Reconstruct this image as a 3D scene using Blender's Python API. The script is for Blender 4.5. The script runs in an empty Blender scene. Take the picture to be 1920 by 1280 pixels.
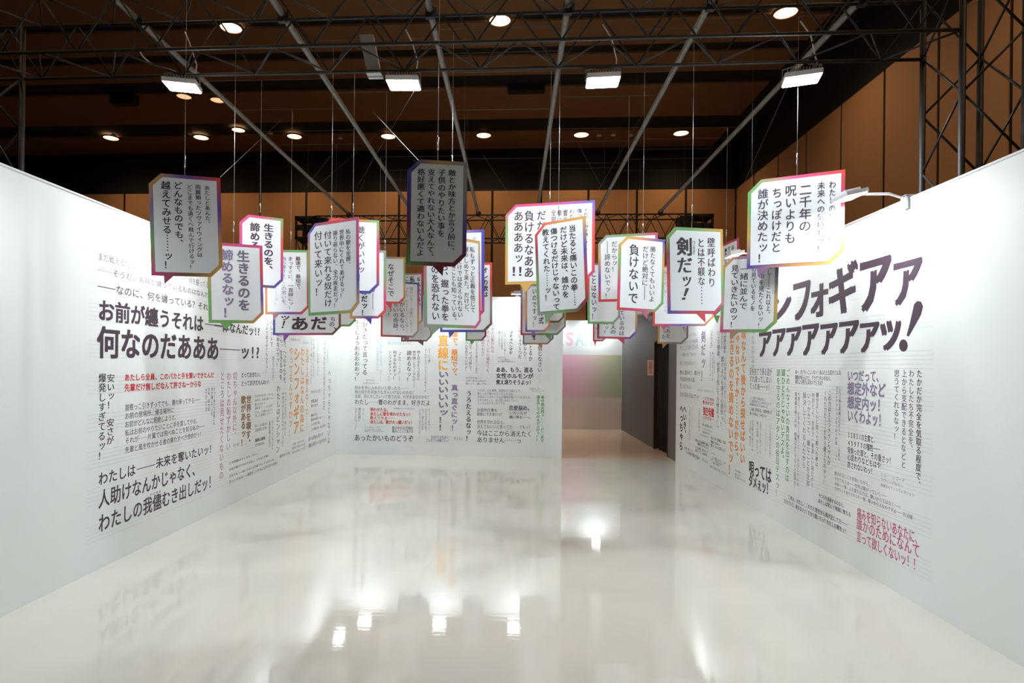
import bpy, bmesh, math, random
from mathutils import Vector, Matrix
random.seed(7)
sc = bpy.context.scene
COL = sc.collection

# ------------------------------------------------------------------ camera
FPX, PPX, PPY, YAW, ROLL, CAMH = 1150.8, 886.1, 685.8, 0.0677, 0.011, 1.52
_s, _c = math.sin(YAW), math.cos(YAW)
CF = Vector((-_s, _c, 0)); CR = Vector((_c, _s, 0)); CU = Vector((0, 0, 1))
R2 = CR * math.cos(ROLL) + CU * math.sin(ROLL)
U2 = -CR * math.sin(ROLL) + CU * math.cos(ROLL)
CO = Vector((0, 0, CAMH))
cam = bpy.data.cameras.new('camera'); camo = bpy.data.objects.new('camera', cam); COL.objects.link(camo)
cam.sensor_width = 36; cam.sensor_fit = 'HORIZONTAL'; cam.lens = 36 * FPX / 1920
cam.shift_x = (960 - PPX) / 1920; cam.shift_y = (PPY - 640) / 1920
cam.clip_start = .05; cam.clip_end = 100
M = Matrix.Identity(4)
for i in range(3):
    M[i][0], M[i][1], M[i][2], M[i][3] = R2[i], U2[i], -CF[i], CO[i]
camo.matrix_world = M
sc.camera = camo

# ------------------------------------------------------------------ world, exposure
w = bpy.data.worlds.new('hall_air'); sc.world = w; w.use_nodes = True
w.node_tree.nodes['Background'].inputs[0].default_value = (.80, .78, .74, 1)
w.node_tree.nodes['Background'].inputs[1].default_value = .035
sc.view_settings.view_transform = 'Standard'; sc.view_settings.look = 'None'
sc.view_settings.gamma = 1; sc.view_settings.use_curve_mapping = False
sc.view_settings.exposure = 0.18

# light strengths used by the lamp builders further down
P_FLOOD = 24.0      # four white floods under the near truss
P_ARM = 9.6         # arm lights clamped on the wall tops
P_DOWN = 85.0       # warm downlights of the hall
P_GRID = 95.0       # warm downlights added overhead to light the hall

# ------------------------------------------------------------------ sizes of the place
XL, XR, YB, HW = -3.02, 2.632, 10.283, 2.669        # booth walls
XE, YRE = .8035, 10.18                              # end of back wall, end of right wall
YF = 15.25                                          # corridor end wall
YH = 16.3                                           # hall wall

def ray(px, py):
    return (CF + R2 * ((px - PPX) / FPX) + U2 * (-(py - PPY) / FPX))
def at_depth(px, py, z): return CO + ray(px, py) * z
def at_y(px, py, Y):
    r = ray(px, py); return CO + r * (Y / r.y)
def at_z(px, py, Z):
    r = ray(px, py); return CO + r * ((Z - CAMH) / r.z)

class Plane:
    def __init__(s, O, eu, ev=None):
        s.O = Vector(O); s.eu = Vector(eu).normalized()
        s.ev = Vector(ev).normalized() if ev else Vector((0, 0, 1))
        s.n = s.eu.cross(s.ev)                      # towards the reader
    def uv(s, px, py):
        r = ray(px, py); t = (s.O - CO).dot(s.n) / r.dot(s.n)
        p = CO + r * t - s.O
        return p.dot(s.eu), p.dot(s.ev)
    def p(s, u, v, e=0): return s.O + s.eu * u + s.ev * v + s.n * e

# ------------------------------------------------------------------ materials
def srgb(r, g, b):
    f = lambda c: (c / 12.92 if c <= .04045 else ((c + .055) / 1.055) ** 2.4)
    return (f(r / 255), f(g / 255), f(b / 255), 1)
MATS = {}
def mat(name, col, rough=.6, metal=0, noise=0, nscale=8, bump=0, spec=.5, emit=None, strength=1, attr=None):
    if name in MATS: return MATS[name]
    m = bpy.data.materials.new(name); m.use_nodes = True; nt = m.node_tree
    b = nt.nodes['Principled BSDF']
    b.inputs['Base Color'].default_value = col
    b.inputs['Roughness'].default_value = rough; b.inputs['Metallic'].default_value = metal
    b.inputs['Specular IOR Level'].default_value = spec
    if attr:
        a = nt.nodes.new('ShaderNodeVertexColor'); a.layer_name = attr
        nt.links.new(a.outputs[0], b.inputs['Base Color'])
    if noise or bump:
        tc = nt.nodes.new('ShaderNodeTexCoord'); n = nt.nodes.new('ShaderNodeTexNoise')
        n.inputs['Scale'].default_value = nscale; n.inputs['Detail'].default_value = 5
        nt.links.new(tc.outputs['Object'], n.inputs[0])
        if noise:
            mx = nt.nodes.new('ShaderNodeMixRGB'); mx.blend_type = 'MULTIPLY'; mx.inputs[0].default_value = noise
            mx.inputs[1].default_value = col
            if attr: nt.links.new(a.outputs[0], mx.inputs[1])
            cr = nt.nodes.new('ShaderNodeValToRGB'); cr.color_ramp.elements[0].position = .3; cr.color_ramp.elements[1].position = .7
            cr.color_ramp.elements[0].color = (.45, .45, .45, 1)
            nt.links.new(n.outputs[0], cr.inputs[0]); nt.links.new(cr.outputs[0], mx.inputs[2])
            nt.links.new(mx.outputs[0], b.inputs['Base Color'])
        if bump:
            bp = nt.nodes.new('ShaderNodeBump'); bp.inputs['Strength'].default_value = bump; bp.inputs['Distance'].default_value = .01
            nt.links.new(n.outputs[0], bp.inputs['Height']); nt.links.new(bp.outputs[0], b.inputs['Normal'])
    if emit:
        b.inputs['Emission Color'].default_value = emit; b.inputs['Emission Strength'].default_value = strength
    MATS[name] = m; return m
m_wall = mat('white_wall_print', (.74, .79, .785, 1), .55, noise=.04, nscale=1.5)
m_floor = mat('glossy_white_floor', (.57, .57, .52, 1), .115, noise=.08, nscale=2.2, bump=.05, spec=1.0)
m_floor2 = mat('glossy_tan_floor', srgb(216, 192, 166), .15, noise=.05, nscale=2, bump=.04, spec=.9)
def gloss(m, rough, ior):
    nt = m.node_tree; b = nt.nodes['Principled BSDF']; b.inputs['Roughness'].default_value = rough; b.inputs['IOR'].default_value = ior; b.inputs['Specular IOR Level'].default_value = .5
    tc = nt.nodes.new('ShaderNodeTexCoord'); mp = nt.nodes.new('ShaderNodeMapping'); mp.inputs['Scale'].default_value = (1.6, 16, 1)
    n = nt.nodes.new('ShaderNodeTexNoise'); n.inputs['Scale'].default_value = 1.7; n.inputs['Detail'].default_value = 4
    bp = nt.nodes.new('ShaderNodeBump'); bp.inputs['Strength'].default_value = .08; bp.inputs['Distance'].default_value = .004
    nt.links.new(tc.outputs['Object'], mp.inputs[0]); nt.links.new(mp.outputs[0], n.inputs[0]); nt.links.new(n.outputs[0], bp.inputs['Height']); nt.links.new(bp.outputs[0], b.inputs['Normal'])
gloss(m_floor, .04, 1.85); gloss(m_floor2, .10, 1.8)
m_hallfloor = mat('hall_carpet', srgb(90, 66, 48), .9, noise=.3, nscale=20)
m_brown = mat('brown_cloth_panel', srgb(190, 140, 92), .8, noise=.10, nscale=40)
m_gap = mat('dark_joint', srgb(38, 16, 10), .9)
m_ceilb = mat('brown_ceiling', srgb(128, 92, 58), .85, noise=.1, nscale=3)
m_black = mat('matt_black', (.006, .005, .005, 1), .9)
m_truss = mat('black_truss_paint', (.012, .010, .010, 1), .55, noise=.3, nscale=30)
m_pipe = mat('galvanised_pipe', (.21, .205, .19, 1), .45, metal=.3, noise=.45, nscale=25)
m_steel = mat('bright_steel', (.75, .75, .75, 1), .25, metal=1)
m_white = mat('white_enamel', (.75, .75, .78, 1), .4)
m_alu = mat('grey_aluminium', (.45, .45, .47, 1), .4, metal=.6)
m_stay = mat('faint_clear_wire', (.10, .09, .08, 1), .5)
m_wire = mat('clear_wire', (.55, .55, .55, 1), .3, metal=.5)
m_face = mat('white_board_face', (.70, .745, .78, 1), .5)
m_back = mat('foam_board_white', (.78, .78, .78, 1), .6)
m_border = mat('printed_rainbow_border', (1, 1, 1, 1), .5, attr='col')
m_grad = mat('printed_colour_field', (1, 1, 1, 1), .55, attr='col')
m_greywall = mat('dark_grey_wallpaper', srgb(94, 93, 95), .55, noise=.06, nscale=60)
m_curtain = mat('black_curtain', (.012, .014, .018, 1), .8)
m_led = mat('white_led_lens', (1, 1, 1, 1), .5, emit=(.93, .96, 1, 1), strength=30)
m_warm = mat('warm_downlight_lens', (1, .8, .6, 1), .5, emit=(1, .56, .25, 1), strength=9)
m_warm2 = mat('dim_downlight_lens', (1, .8, .6, 1), .5, emit=(1, .50, .26, 1), strength=1.1)
m_line = mat('printed_staff_line', srgb(192, 198, 196), .6)
m_cream = mat('corridor_beige', srgb(205, 190, 180), .6)
m_pinkpaper = mat('pink_paper', srgb(238, 190, 178), .7)
INK = dict(k=mat('ink_black', srgb(64, 48, 62), .6), K=mat('ink_deep_black', srgb(44, 36, 44), .6),
           r=mat('ink_red', srgb(204, 44, 58), .6), o=mat('ink_orange', srgb(232, 148, 62), .6),
           O=mat('ink_light_orange', srgb(240, 170, 70), .6), n=mat('ink_green', srgb(96, 152, 92), .6),
           p=mat('ink_pink', srgb(190, 112, 152), .6), c=mat('ink_crimson', srgb(196, 66, 118), .6),
           v=mat('ink_violet', srgb(130, 116, 150), .6), g=mat('ink_grey', srgb(120, 116, 122), .6),
           b=mat('ink_brown', srgb(150, 108, 72), .6), t=mat('ink_teal', srgb(150, 190, 200), .6),
           G=mat('ink_pale_grey', srgb(150, 150, 156), .6), q=mat('ink_slate_violet', srgb(110, 100, 122), .6),
           P=mat('ink_pale_pink', srgb(226, 190, 206), .6), w=mat('ink_pale_teal', srgb(186, 208, 210), .6))

# ------------------------------------------------------------------ mesh helpers
def mesh_obj(name, verts, faces, m, parent=None, smooth=False):
    me = bpy.data.meshes.new(name); me.from_pydata([tuple(v) for v in verts], [], faces)
    if m: me.materials.append(m)
    if smooth:
        for p in me.polygons: p.use_smooth = True
    o = bpy.data.objects.new(name, me); COL.objects.link(o)
    if parent: o.parent = parent
    return o
class MB:
    def __init__(s): s.v = []; s.f = []
    def box(s, a, b):
        x0, y0, z0 = a; x1, y1, z1 = b; n = len(s.v)
        s.v += [(x0,y0,z0),(x1,y0,z0),(x1,y1,z0),(x0,y1,z0),(x0,y0,z1),(x1,y0,z1),(x1,y1,z1),(x0,y1,z1)]
        s.f += [(n,n+3,n+2,n+1),(n+4,n+5,n+6,n+7),(n,n+1,n+5,n+4),(n+1,n+2,n+6,n+5),(n+2,n+3,n+7,n+6),(n+3,n,n+4,n+7)]
        return s
    def obox(s, c, ax, ay, az):        # oriented box: centre and three half-axis vectors
        c, ax, ay, az = map(Vector, (c, ax, ay, az)); n = len(s.v)
        for k in (-1, 1):
            for i, j in ((-1,-1),(1,-1),(1,1),(-1,1)): s.v.append(c + ax*i + ay*j + az*k)
        s.f += [(n,n+3,n+2,n+1),(n+4,n+5,n+6,n+7),(n,n+1,n+5,n+4),(n+1,n+2,n+6,n+5),(n+2,n+3,n+7,n+6),(n+3,n,n+4,n+7)]
        return s
    def tube(s, pts, r, k=8, cap=True):
        pts = [Vector(p) for p in pts]; rs = r if isinstance(r, (list, tuple)) else [r]*len(pts)
        n0 = len(s.v)
        for i, p in enumerate(pts):
            d = (pts[min(i+1, len(pts)-1)] - pts[max(i-1, 0)]).normalized()
            a = d.cross(Vector((0, 0, 1)) if abs(d.z) < .9 else Vector((1, 0, 0))).normalized(); b = d.cross(a)
            for j in range(k):
                t = 2*math.pi*j/k; s.v.append(p + a*math.cos(t)*rs[i] + b*math.sin(t)*rs[i])
        for i in range(len(pts)-1):
            for j in range(k):
                s.f.append((n0+i*k+j, n0+i*k+(j+1)%k, n0+(i+1)*k+(j+1)%k, n0+(i+1)*k+j))
        if cap:
            s.f.append(tuple(n0+j for j in range(k))[::-1]); s.f.append(tuple(n0+(len(pts)-1)*k+j for j in range(k)))
        return s
    def build(s, name, m, parent=None, smooth=False): return mesh_obj(name, s.v, s.f, m, parent, smooth)
def tag(o, label=None, cat=None, group=None, kind=None):
    if label: o['label'] = label
    if cat: o['category'] = cat
    if group: o['group'] = group
    if kind: o['kind'] = kind
    return o
def empty(name, loc=(0, 0, 0)):
    o = bpy.data.objects.new(name, None); o.empty_display_size = .1; COL.objects.link(o)
    o.location = loc; return o
def sub(o, parent):                    # parent keeping the mesh's world coordinates
    o.parent = parent; o.matrix_parent_inverse = Matrix.Translation(-Vector(parent.location)); return o
def recentre(o):                       # origin to the middle of the mesh bottom
    me = o.data; xs = [v.co for v in me.vertices]
    c = Vector(((min(v.x for v in xs)+max(v.x for v in xs))/2, (min(v.y for v in xs)+max(v.y for v in xs))/2, min(v.z for v in xs)))
    me.transform(Matrix.Translation(-c)); o.location = c; return o

# ------------------------------------------------------------------ glyphs
GC = {}
def glyph(ch, off):
    key = (ch, off)
    if key in GC: return GC[key]
    cu = bpy.data.curves.new('g', 'FONT'); cu.body = ch; cu.size = 1; cu.offset = off
    cu.resolution_u = 3
    o = bpy.data.objects.new('g', cu); COL.objects.link(o)
    me = bpy.data.meshes.new_from_object(o)
    v = [(p.co.x, p.co.y) for p in me.vertices]; f = [tuple(p.vertices) for p in me.polygons]
    bpy.data.objects.remove(o); bpy.data.meshes.remove(me); bpy.data.curves.remove(cu)
    if v:
        if ord(ch) < 128:              # centre half-width signs in the cell
            cx = (min(a for a, b in v) + max(a for a, b in v)) / 2; v = [(a - cx + .5, b) for a, b in v]
    GC[key] = (v, f); return GC[key]
# weights: g gothic bold, G gothic heavy, h gothic medium, m mincho (thin across, thick down), M heavy mincho, s small
def _q(x, y): return ((-x, -y), (x, -y), (-x, y), (x, y))
STY = {'s': ((0, 0),), 'h': ((-.011, .004), (.011, -.004)), 'g': _q(.014, .012), 'G': _q(.024, .02), 'm': ((-.016, 0), (.016, 0)),
       'M': ((-.034, -.008), (0, 0), (.034, .008)), 'X': _q(.030, .022), 'T': _q(.05, .022) + ((0, 0),)}
ROT = set('ー—…〜「」（）-')
SMALL = set('っッゃゅょァィォッぁぇャュョェゥ')
class Ink:
    """collects print for one block of lettering on a plane"""
    def __init__(s, pl): s.pl = pl; s.v = []; s.f = []
    def put(s, ch, uc, vc, w, h, sty, vert=False, shear=0, bbox=None):
        if ch == ' ' or ch == '　': return
        dups = STY[sty]
        gv, gf = glyph(ch, 0)
        if not gv: return
        for dx, dy in dups:
            n = len(s.v)
            for x, y in gv:
                a, b = x - .5 + dx, y - .37 + (.32 if ch == '…' else .12 if ch == '—' else 0)
                if bbox:
                    x0, x1, y0, y1 = bbox; a = (x + dx - x0) / (x1 - x0) - .5; b = (y + dy - y0) / (y1 - y0) - .5
                elif vert:
                    if ch in ROT: a, b = b + dx, -(a - dx)
                    elif ch in '、。': a += .55; b += .55
                    elif ch in SMALL: a += .08; b += .08
                if not bbox: b += dy
                s.v.append(s.pl.p(uc + (a + shear * b) * w, vc + b * h, .0009 + dx * .002 + dy * .003))
            s.f += [tuple(n + i for i in t) for t in gf]
    def done(s, col, parent, name='lettering'):
        if not s.v: return
        o = mesh_obj(name, s.v, s.f, INK[col])
        if parent.type == 'EMPTY': sub(o, parent)
        else: o.parent = parent; o.matrix_parent_inverse = parent.matrix_basis.inverted()
        return o
def cells(t): return [c for c in t]
def HT(ink, t, xL, yT, yB, xR, sty='h'):
    pl = ink.pl; ym = (yT + yB) / 2
    u0, v0 = pl.uv(xL, yT); _, v1 = pl.uv(xL, yB); um, vm = pl.uv(xL, ym); u1, _ = pl.uv(xR, ym)
    ws = [.55 if c in ' !?' else 1 for c in t]
    adv = (u1 - um) / sum(ws); em = (v0 - v1) / .9; x = um
    for c, k in zip(t, ws):
        ink.put(c, x + adv * k / 2, (v0 + v1) / 2, adv * 1.0, em, sty); x += adv * k
def VT(ink, t, xc, yT, yB, w, sty='h', shear=0):
    pl = ink.pl; ym = (yT + yB) / 2
    _, v0 = pl.uv(xc, yT); _, v1 = pl.uv(xc, yB)
    ul, _ = pl.uv(xc - w / 2, ym); ur, _ = pl.uv(xc + w / 2, ym)
    n = len(t); h = (v0 - v1) / (n - .08)
    for i, c in enumerate(t):
        ink.put(c, (ul + ur) / 2, v0 + .04 * h - h * (i + .5), (ur - ul) * 1.06, h * 1.0 if h < (ur - ul) * 1.5 else (ur - ul) * 1.5, sty, True, shear)
def BT(ink, ch, x0, yt, x1, yb, sty, shear=0):      # one big letter fitted into a box
    pl = ink.pl; xm = (x0 + x1) / 2; ym = (yt + yb) / 2
    _, va = pl.uv(xm, yt); _, vb = pl.uv(xm, yb); ua, _ = pl.uv(x0, ym); ub, _ = pl.uv(x1, ym)
    gv, gf = glyph(ch, 0); d = [k[0] for k in STY[sty]]; e = [k[1] for k in STY[sty]]
    xs = [a for a, b in gv]; ys = [b for a, b in gv]
    ink.put(ch, (ua + ub) / 2, (va + vb) / 2, ub - ua, va - vb, sty, False, shear,
            (min(xs) + min(d), max(xs) + max(d), min(ys) + min(e), max(ys) + max(e)))
def block(pl, parent, rows, kind=None):
    """rows: ('H', text, xL, yT, yB, xR, col, style) or ('V', text, xc, yT, yB, w, col, style) - one part per row"""
    for r in rows:
        ink = Ink(pl)
        if r[0] == 'H': HT(ink, r[1], *r[2:6], r[7])
        elif r[0] == 'V': VT(ink, r[1], *r[2:6], r[7])
        ink.done(r[6], parent)

# ------------------------------------------------------------------ the setting
def struct(o): o['kind'] = 'structure'; return o
def solid(name, a, b, m, parent=None): 
    o = MB().box(a, b).build(name, m, parent); return o
struct(solid('floor', (XL - .1, -1.5, -.03), (XR + .1, YB, 0), m_floor))
struct(solid('floor_corridor', (XE - 1.6, YB, -.03), (XR + .1, YF + .05, 0), m_floor2))
hf = MB(); hf.box((-17, -1.5, -.06), (12, YH + .1, -.031)); struct(hf.build('floor_hall', m_hallfloor))
TH = .06
wl = struct(solid('wall_left', (XL - TH, 1.2, 0), (XL, YB + TH, HW), m_wall))
wb = struct(solid('wall_back', (XL, YB, 0), (XE, YB + TH, HW), m_wall))
wr = struct(solid('wall_right', (XR, 1.2, 0), (XR + TH, YRE, HW), m_wall))
PL_L = Plane((XL, 0, 0), (0, 1, 0)); PL_B = Plane((0, YB, 0), (1, 0, 0)); PL_R = Plane((XR, 0, 0), (0, -1, 0))
# thin white top edging
for nm, a, b in (('trim_1', (XL - TH, 1.2, HW), (XL + .004, YB, HW + .012)), ('trim_2', (XL, YB - .004, HW), (XE, YB + TH, HW + .012)),
                 ('trim_3', (XR - .004, 1.2, HW), (XR + TH, YRE, HW + .012))):
    struct(solid(nm, a, b, m_white))

# dark grey corridor wall with the curtained opening
def on_right(px, py): 
    r = ray(px, py); return CO + r * (XR / r.x)
d0 = on_right(1252, 700).y; d1 = on_right(1227, 700).y; DH = 1.99
gw = MB()
gw.box((XR + .005, YRE, 0), (XR + TH, d0, HW)); gw.box((XR + .005, d1, 0), (XR + TH, YF, HW)); gw.box((XR + .005, d0, DH), (XR + TH, d1, HW))
gwo = struct(gw.build('wall_corridor_side', m_greywall))
gf = MB(); gf.box((XR - .002, d1 - .005, 0), (XR + TH, d1 + .03, DH)); gf.box((XR - .002, d0 - .03, 0), (XR + TH, d0, DH)); gf.box((XR - .002, d0, DH), (XR + TH, d1, DH + .03))
struct(gf.build('door_1', m_gap))
PLG = Plane((XR + .003, 0, 0), (0, -1, 0))

# corridor end wall with its printed colour field and sign lettering
we = struct(solid('wall_corridor_end', (-.9, YF, 0), (XR + .005, YF + TH, HW), m_wall))
PL_E = Plane((0, YF, 0), (1, 0, 0))
_, vt = PL_E.uv(1100, 665); _, vm = PL_E.uv(1100, 745)
def colour_field(name, x0, x1, z0, z1, cols, parent):
    n = len(cols) - 1; v = []; f = []
    for i in range(n + 1):
        x = x0 + (x1 - x0) * i / n; v += [(x, YF - .003, z0), (x, YF - .003, z1)]
    for i in range(n): f.append((2*i, 2*i+2, 2*i+3, 2*i+1))
    o = mesh_obj(name, v, f, m_grad, parent)
    ca = o.data.color_attributes.new('col', 'FLOAT_COLOR', 'POINT')
    for i in range(n + 1):
        for k in (0, 1): ca.data[2*i+k].color = cols[i]
    return o
xs0, _ = PL_E.uv(1053, 700)
colour_field('printed_band', -.8, XR - .01, vm, vt, [srgb(238, 186, 208)] * 6 + [srgb(236, 190, 208), srgb(218, 196, 196), srgb(194, 196, 170), srgb(178, 192, 150)], we)
colour_field('printed_band', -.8, XR - .01, .02, vm, [srgb(226, 214, 208), srgb(222, 210, 203)], we)
def endtext():
    for ch, x0, x1, col in (('R', 1040, 1057, 'P'), ('S', 1061, 1075, 'P'), ('A', 1079, 1095, 'w'), ('R', 1098, 1111, 'w'), ('Y', 1114, 1127, 'w')):
        ink = Ink(PL_E); BT(ink, ch, x0, 622, x1, 648, 'G'); ink.done(col, we)
endtext()

# staff lines printed across the walls
def staff(pl, parent, u0, u1, v0, n=8, per=.2675, d=.0293):
    v = []; f = []
    for g in range(n):
        for k in range(5):
            z = v0 - g * per - k * d
            if z < .12: continue
            i = len(v); v += [pl.p(u0, z - .0009, .0005), pl.p(u1, z - .0009, .0005), pl.p(u1, z + .0009, .0005), pl.p(u0, z + .0009, .0005)]
            f.append((i, i+1, i+2, i+3))
    o = mesh_obj('staff_lines', v, f, m_line, parent)
staff(PL_L, wl, PL_L.uv(165, 700)[0], PL_L.uv(612, 700)[0], PL_L.uv(165, 496)[1])
staff(PL_R, wr, PL_R.uv(1285, 700)[0], PL_R.uv(1750, 700)[0], PL_R.uv(1751, 497)[1])
staff(PL_B, wb, PL_B.uv(652, 700)[0], PL_B.uv(1032, 700)[0], 2.19)

# ------------------------------------------------------------------ hall shell
HZ = at_y(900, 358, YH).z                      # top of the brown wall panelling
CZ = 7.3                                       # ceiling height
rx = at_z(1380.5, 356, HZ); XH = at_y(1380.5, 356, YH).x
hb = struct(solid('wall_hall_back', (-17, YH + .03, 0), (XH + .2, YH + .25, CZ), m_black))
gaps = [151, 233, 318, 403, 487.5, 574, 661, 748, 836, 923, 1014, 1103, 1194, 1286]
gx = [at_y(p, 400, YH).x for p in gaps]; stp = (gx[-1] - gx[0]) / (len(gx) - 1)
gx = [gx[0] - stp * k for k in (4, 3, 2, 1)] + gx + [gx[-1] + stp]
gx[-1] = min(gx[-1], XH)
for i in range(len(gx) - 1):
    o = solid('panel', (gx[i] + .03, YH, 0), (gx[i+1] - .03, YH + .04, HZ), m_brown, hb)
mb = MB().box((-17, YH + .012, 0), (XH + .2, YH + .029, HZ)); mb.build('joint_backing', m_gap, hb)
# right hall wall
hr = struct(solid('wall_hall_right', (XH + .04, 0, 0), (XH + .25, YH + .2, CZ), m_black))
def on_h(px, py):
    r = ray(px, py); return CO + r * (XH / r.x)
ys = [on_h(px, 300).y for px in (1414, 1459, 1511, 1576, 1657)]
ys = [YH] + ys; 
while ys[-1] > 1.2: ys.append(ys[-1] - 1.22)
for i in range(len(ys) - 1):
    if ys[i] - ys[i+1] > .1: solid('panel', (XH, ys[i+1] + .028, 0), (XH + .03, ys[i] - .028, HZ), m_brown, hr)
MB().box((XH + .012, 0, 0), (XH + .039, YH, HZ)).build('joint_backing', m_gap, hr)
# ceiling: brown fields between black bands
ce = struct(solid('ceiling', (-17, -1.5, CZ + .02), (XH + .3, YH + .3, CZ + .2), m_black))
def cy(py): return at_z(900, py, CZ).y
bands = [(278, 246), (222, 163), (140, 104), (88, 40), (26, -60)]
bx = at_z(1400, 200, CZ).x
for a, b in bands:
    solid('ceiling_panel', (-17, cy(a), CZ - .02), (bx, min(cy(b), cy(a)) if cy(b) > cy(a) else cy(b), CZ + .018), m_ceilb, ce)
y = cy(-60) - .5
while y > 1: solid('ceiling_panel', (-17, y - 1.5, CZ - .02), (bx, y, CZ + .018), m_ceilb, ce); y -= 2.1
# dark boxes hung from the ceiling
for nm, x0, x1, yt, yb, lab, cat in (('hanging_speaker', 206, 250, 146, 192, 'black box speaker hung from the ceiling, far left above the dim downlight', 'speaker'),
                           ('ceiling_box', 952, 1022, 138, 168, 'low black box under the ceiling between the two middle floodlights', 'ceiling box')):
    t = at_y(x0, yt, 12.6); b = at_y(x1, yb, 12.6)
    o = empty(nm, (( t.x + b.x) / 2, 12.8, b.z)); tag(o, lab, cat)
    sub(MB().box((t.x, 12.6, b.z), (b.x, 12.8, t.z)).build('body', m_black), o)
    for xx in (t.x + .1, b.x - .16): sub(MB().box((xx, 12.7, t.z), (xx + .06, 12.76, CZ - .02)).build('bracket', m_black), o)

# ------------------------------------------------------------------ warm downlights
def disc_mb(cx, cy_, z0, z1, r0, r1, k=20):
    m = MB(); n = 0
    for z, r in ((z0, r0), (z1, r1)):
        for j in range(k): t = 2*math.pi*j/k; m.v.append((cx + r*math.cos(t), cy_ + r*math.sin(t), z))
    for j in range(k): m.f.append((j, (j+1) % k, k + (j+1) % k, k + j))
    m.f.append(tuple(range(k))[::-1]); m.f.append(tuple(range(k, 2*k))); return m
def ring_mb(cx, cy_, z, ri, ro, h, k=20):
    m = MB()
    for zz in (z, z - h):
        for r in (ri, ro):
            for j in range(k): t = 2*math.pi*j/k; m.v.append((cx + r*math.cos(t), cy_ + r*math.sin(t), zz))
    for j in range(k):
        q = (j+1) % k
        m.f += [(2*k+j, 2*k+q, 3*k+q, 3*k+j), (j, q, 2*k+q, 2*k+j), (k+q, k+j, 3*k+j, 3*k+q)]
    return m
def downlight(x, y, lit, lab, group, power, r=.175):
    o = empty('downlight', (x, y, CZ - .05)); tag(o, lab, 'ceiling light', group)
    sub(ring_mb(x, y, CZ - .02, r, r + .035, .03).build('trim_ring', m_ceilb, None, True), o)
    sub(disc_mb(x, y, CZ - .035, CZ - .024, r, r).build('lens', m_warm if lit else m_warm2), o)
    if power:
        l = bpy.data.lights.new('lamp', 'SPOT'); l.energy = power; l.color = (1, .74, .48); l.spot_size = 2.5; l.spot_blend = .9; l.shadow_soft_size = .12
        lo = bpy.data.objects.new('lamp', l); COL.objects.link(lo); lo.location = (x, y, CZ - .07); sub(lo, o)
        lo.matrix_parent_inverse = Matrix.Translation(-Vector(o.location))
ORD = ['first', 'second', 'third', 'fourth', 'fifth', 'sixth', 'seventh']
for i, (px, py) in enumerate([(208, 258), (377, 257), (552, 255), (728, 255), (907, 253), (1090, 252), (1277, 249)]):
    p = at_z(px, py, CZ - .03)
    downlight(p.x, p.y, True, 'bright warm round downlight, %s from the left in the far ceiling row' % ORD[i], 'downlights in the far ceiling row', P_DOWN)
for px, py, lab in ((345, 180, 'dim orange downlight right under the leftmost floodlight'), (408, 187, 'dim orange downlight beside the leftmost roof pipe'),
               (233, 188, 'dim orange downlight below the hung black speaker'), (447, 243, 'reddish downlight between second and third of the far row')):
    p = at_z(px, py, CZ - .03); downlight(p.x, p.y, 'reddish' in lab, lab, 'scattered downlights', 0, .15)
for x in (-9.5, -4.9, -.3, 4.3):  # assumed ceiling rows, added above the view to brighten the hall
    for y in (10.2, 6.4, 2.6):
        if x == -9.5 and y < 5: continue
        downlight(x, y, True, 'added warm round downlight in the near ceiling, %s row, %s column from the left' % ({10.2: 'farthest', 6.4: 'middle', 2.6: 'nearest'}[y], {-9.5: 'first', -4.9: 'second', -.3: 'third', 4.3: 'fourth'}[x]), 'added overhead downlights', P_GRID)
for px, py, k in ((213, 250, 0), (356, 248, 0), (508, 247, 0), (638, 256, 1), (1123, 251, 1), (1150, 250, 0), (1183, 251, 1)):
    p = at_z(px, py, CZ); o = disc_mb(p.x, p.y, CZ - .05, CZ - .02, .06, .05, 12).build('smoke_detector', m_white)
    names = {213: 'left of the first far downlight', 356: 'left of the second far downlight', 508: 'left of the third far downlight', 638: 'between third and fourth far downlights',
             1123: 'nearest right of the sixth far downlight', 1150: 'middle one right of the sixth far downlight', 1183: 'furthest right of the sixth far downlight'}
    tag(recentre(o), 'small pale ceiling disc, ' + names[px], 'ceiling fixture', 'small ceiling discs')

# ------------------------------------------------------------------ curtain, notice
cu_ = MB(); n = 44
for i in range(n + 1):
    y = d0 - .02 + (d1 - d0 + .02) * i / n; x = XR + .09 + .035 * math.sin(i * .95) + .012 * math.sin(i * 2.3)
    cu_.v += [(x, y, .03 + .02 * math.sin(i * .7)), (x, y, DH + .02)]
for i in range(n): cu_.f.append((2*i, 2*i+2, 2*i+3, 2*i+1))
co = cu_.build('black_curtain', m_curtain, None, True)
so = co.modifiers.new('s', 'SOLIDIFY'); so.thickness = .006
tag(recentre(co), 'black pleated curtain hanging in the grey wall opening', 'curtain')
a = PLG.uv(1214.5, 675); b = PLG.uv(1225.5, 704)
nt_ = MB(); P0 = PLG.p(a[0], b[1], 0); P1 = PLG.p(b[0], a[1], .004)
nt_.box((min(P0.x, P1.x), min(P0.y, P1.y), min(P0.z, P1.z)), (max(P0.x, P1.x), max(P0.y, P1.y), max(P0.z, P1.z)))
ntc = PLG.p((a[0] + b[0]) / 2, b[1])
no = empty('wall_notice', ntc); tag(no, 'small pink paper notice on the dark grey wall beside the curtain', 'sign')
sub(nt_.build('paper', m_pinkpaper), no)
PLN = Plane((XR - .001, 0, 0), (0, -1, 0))
ink = Ink(PLN); VT(ink, '区細目', 1219.8, 677, 700, 7.5, 'G'); ink.done('b', no)

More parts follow.
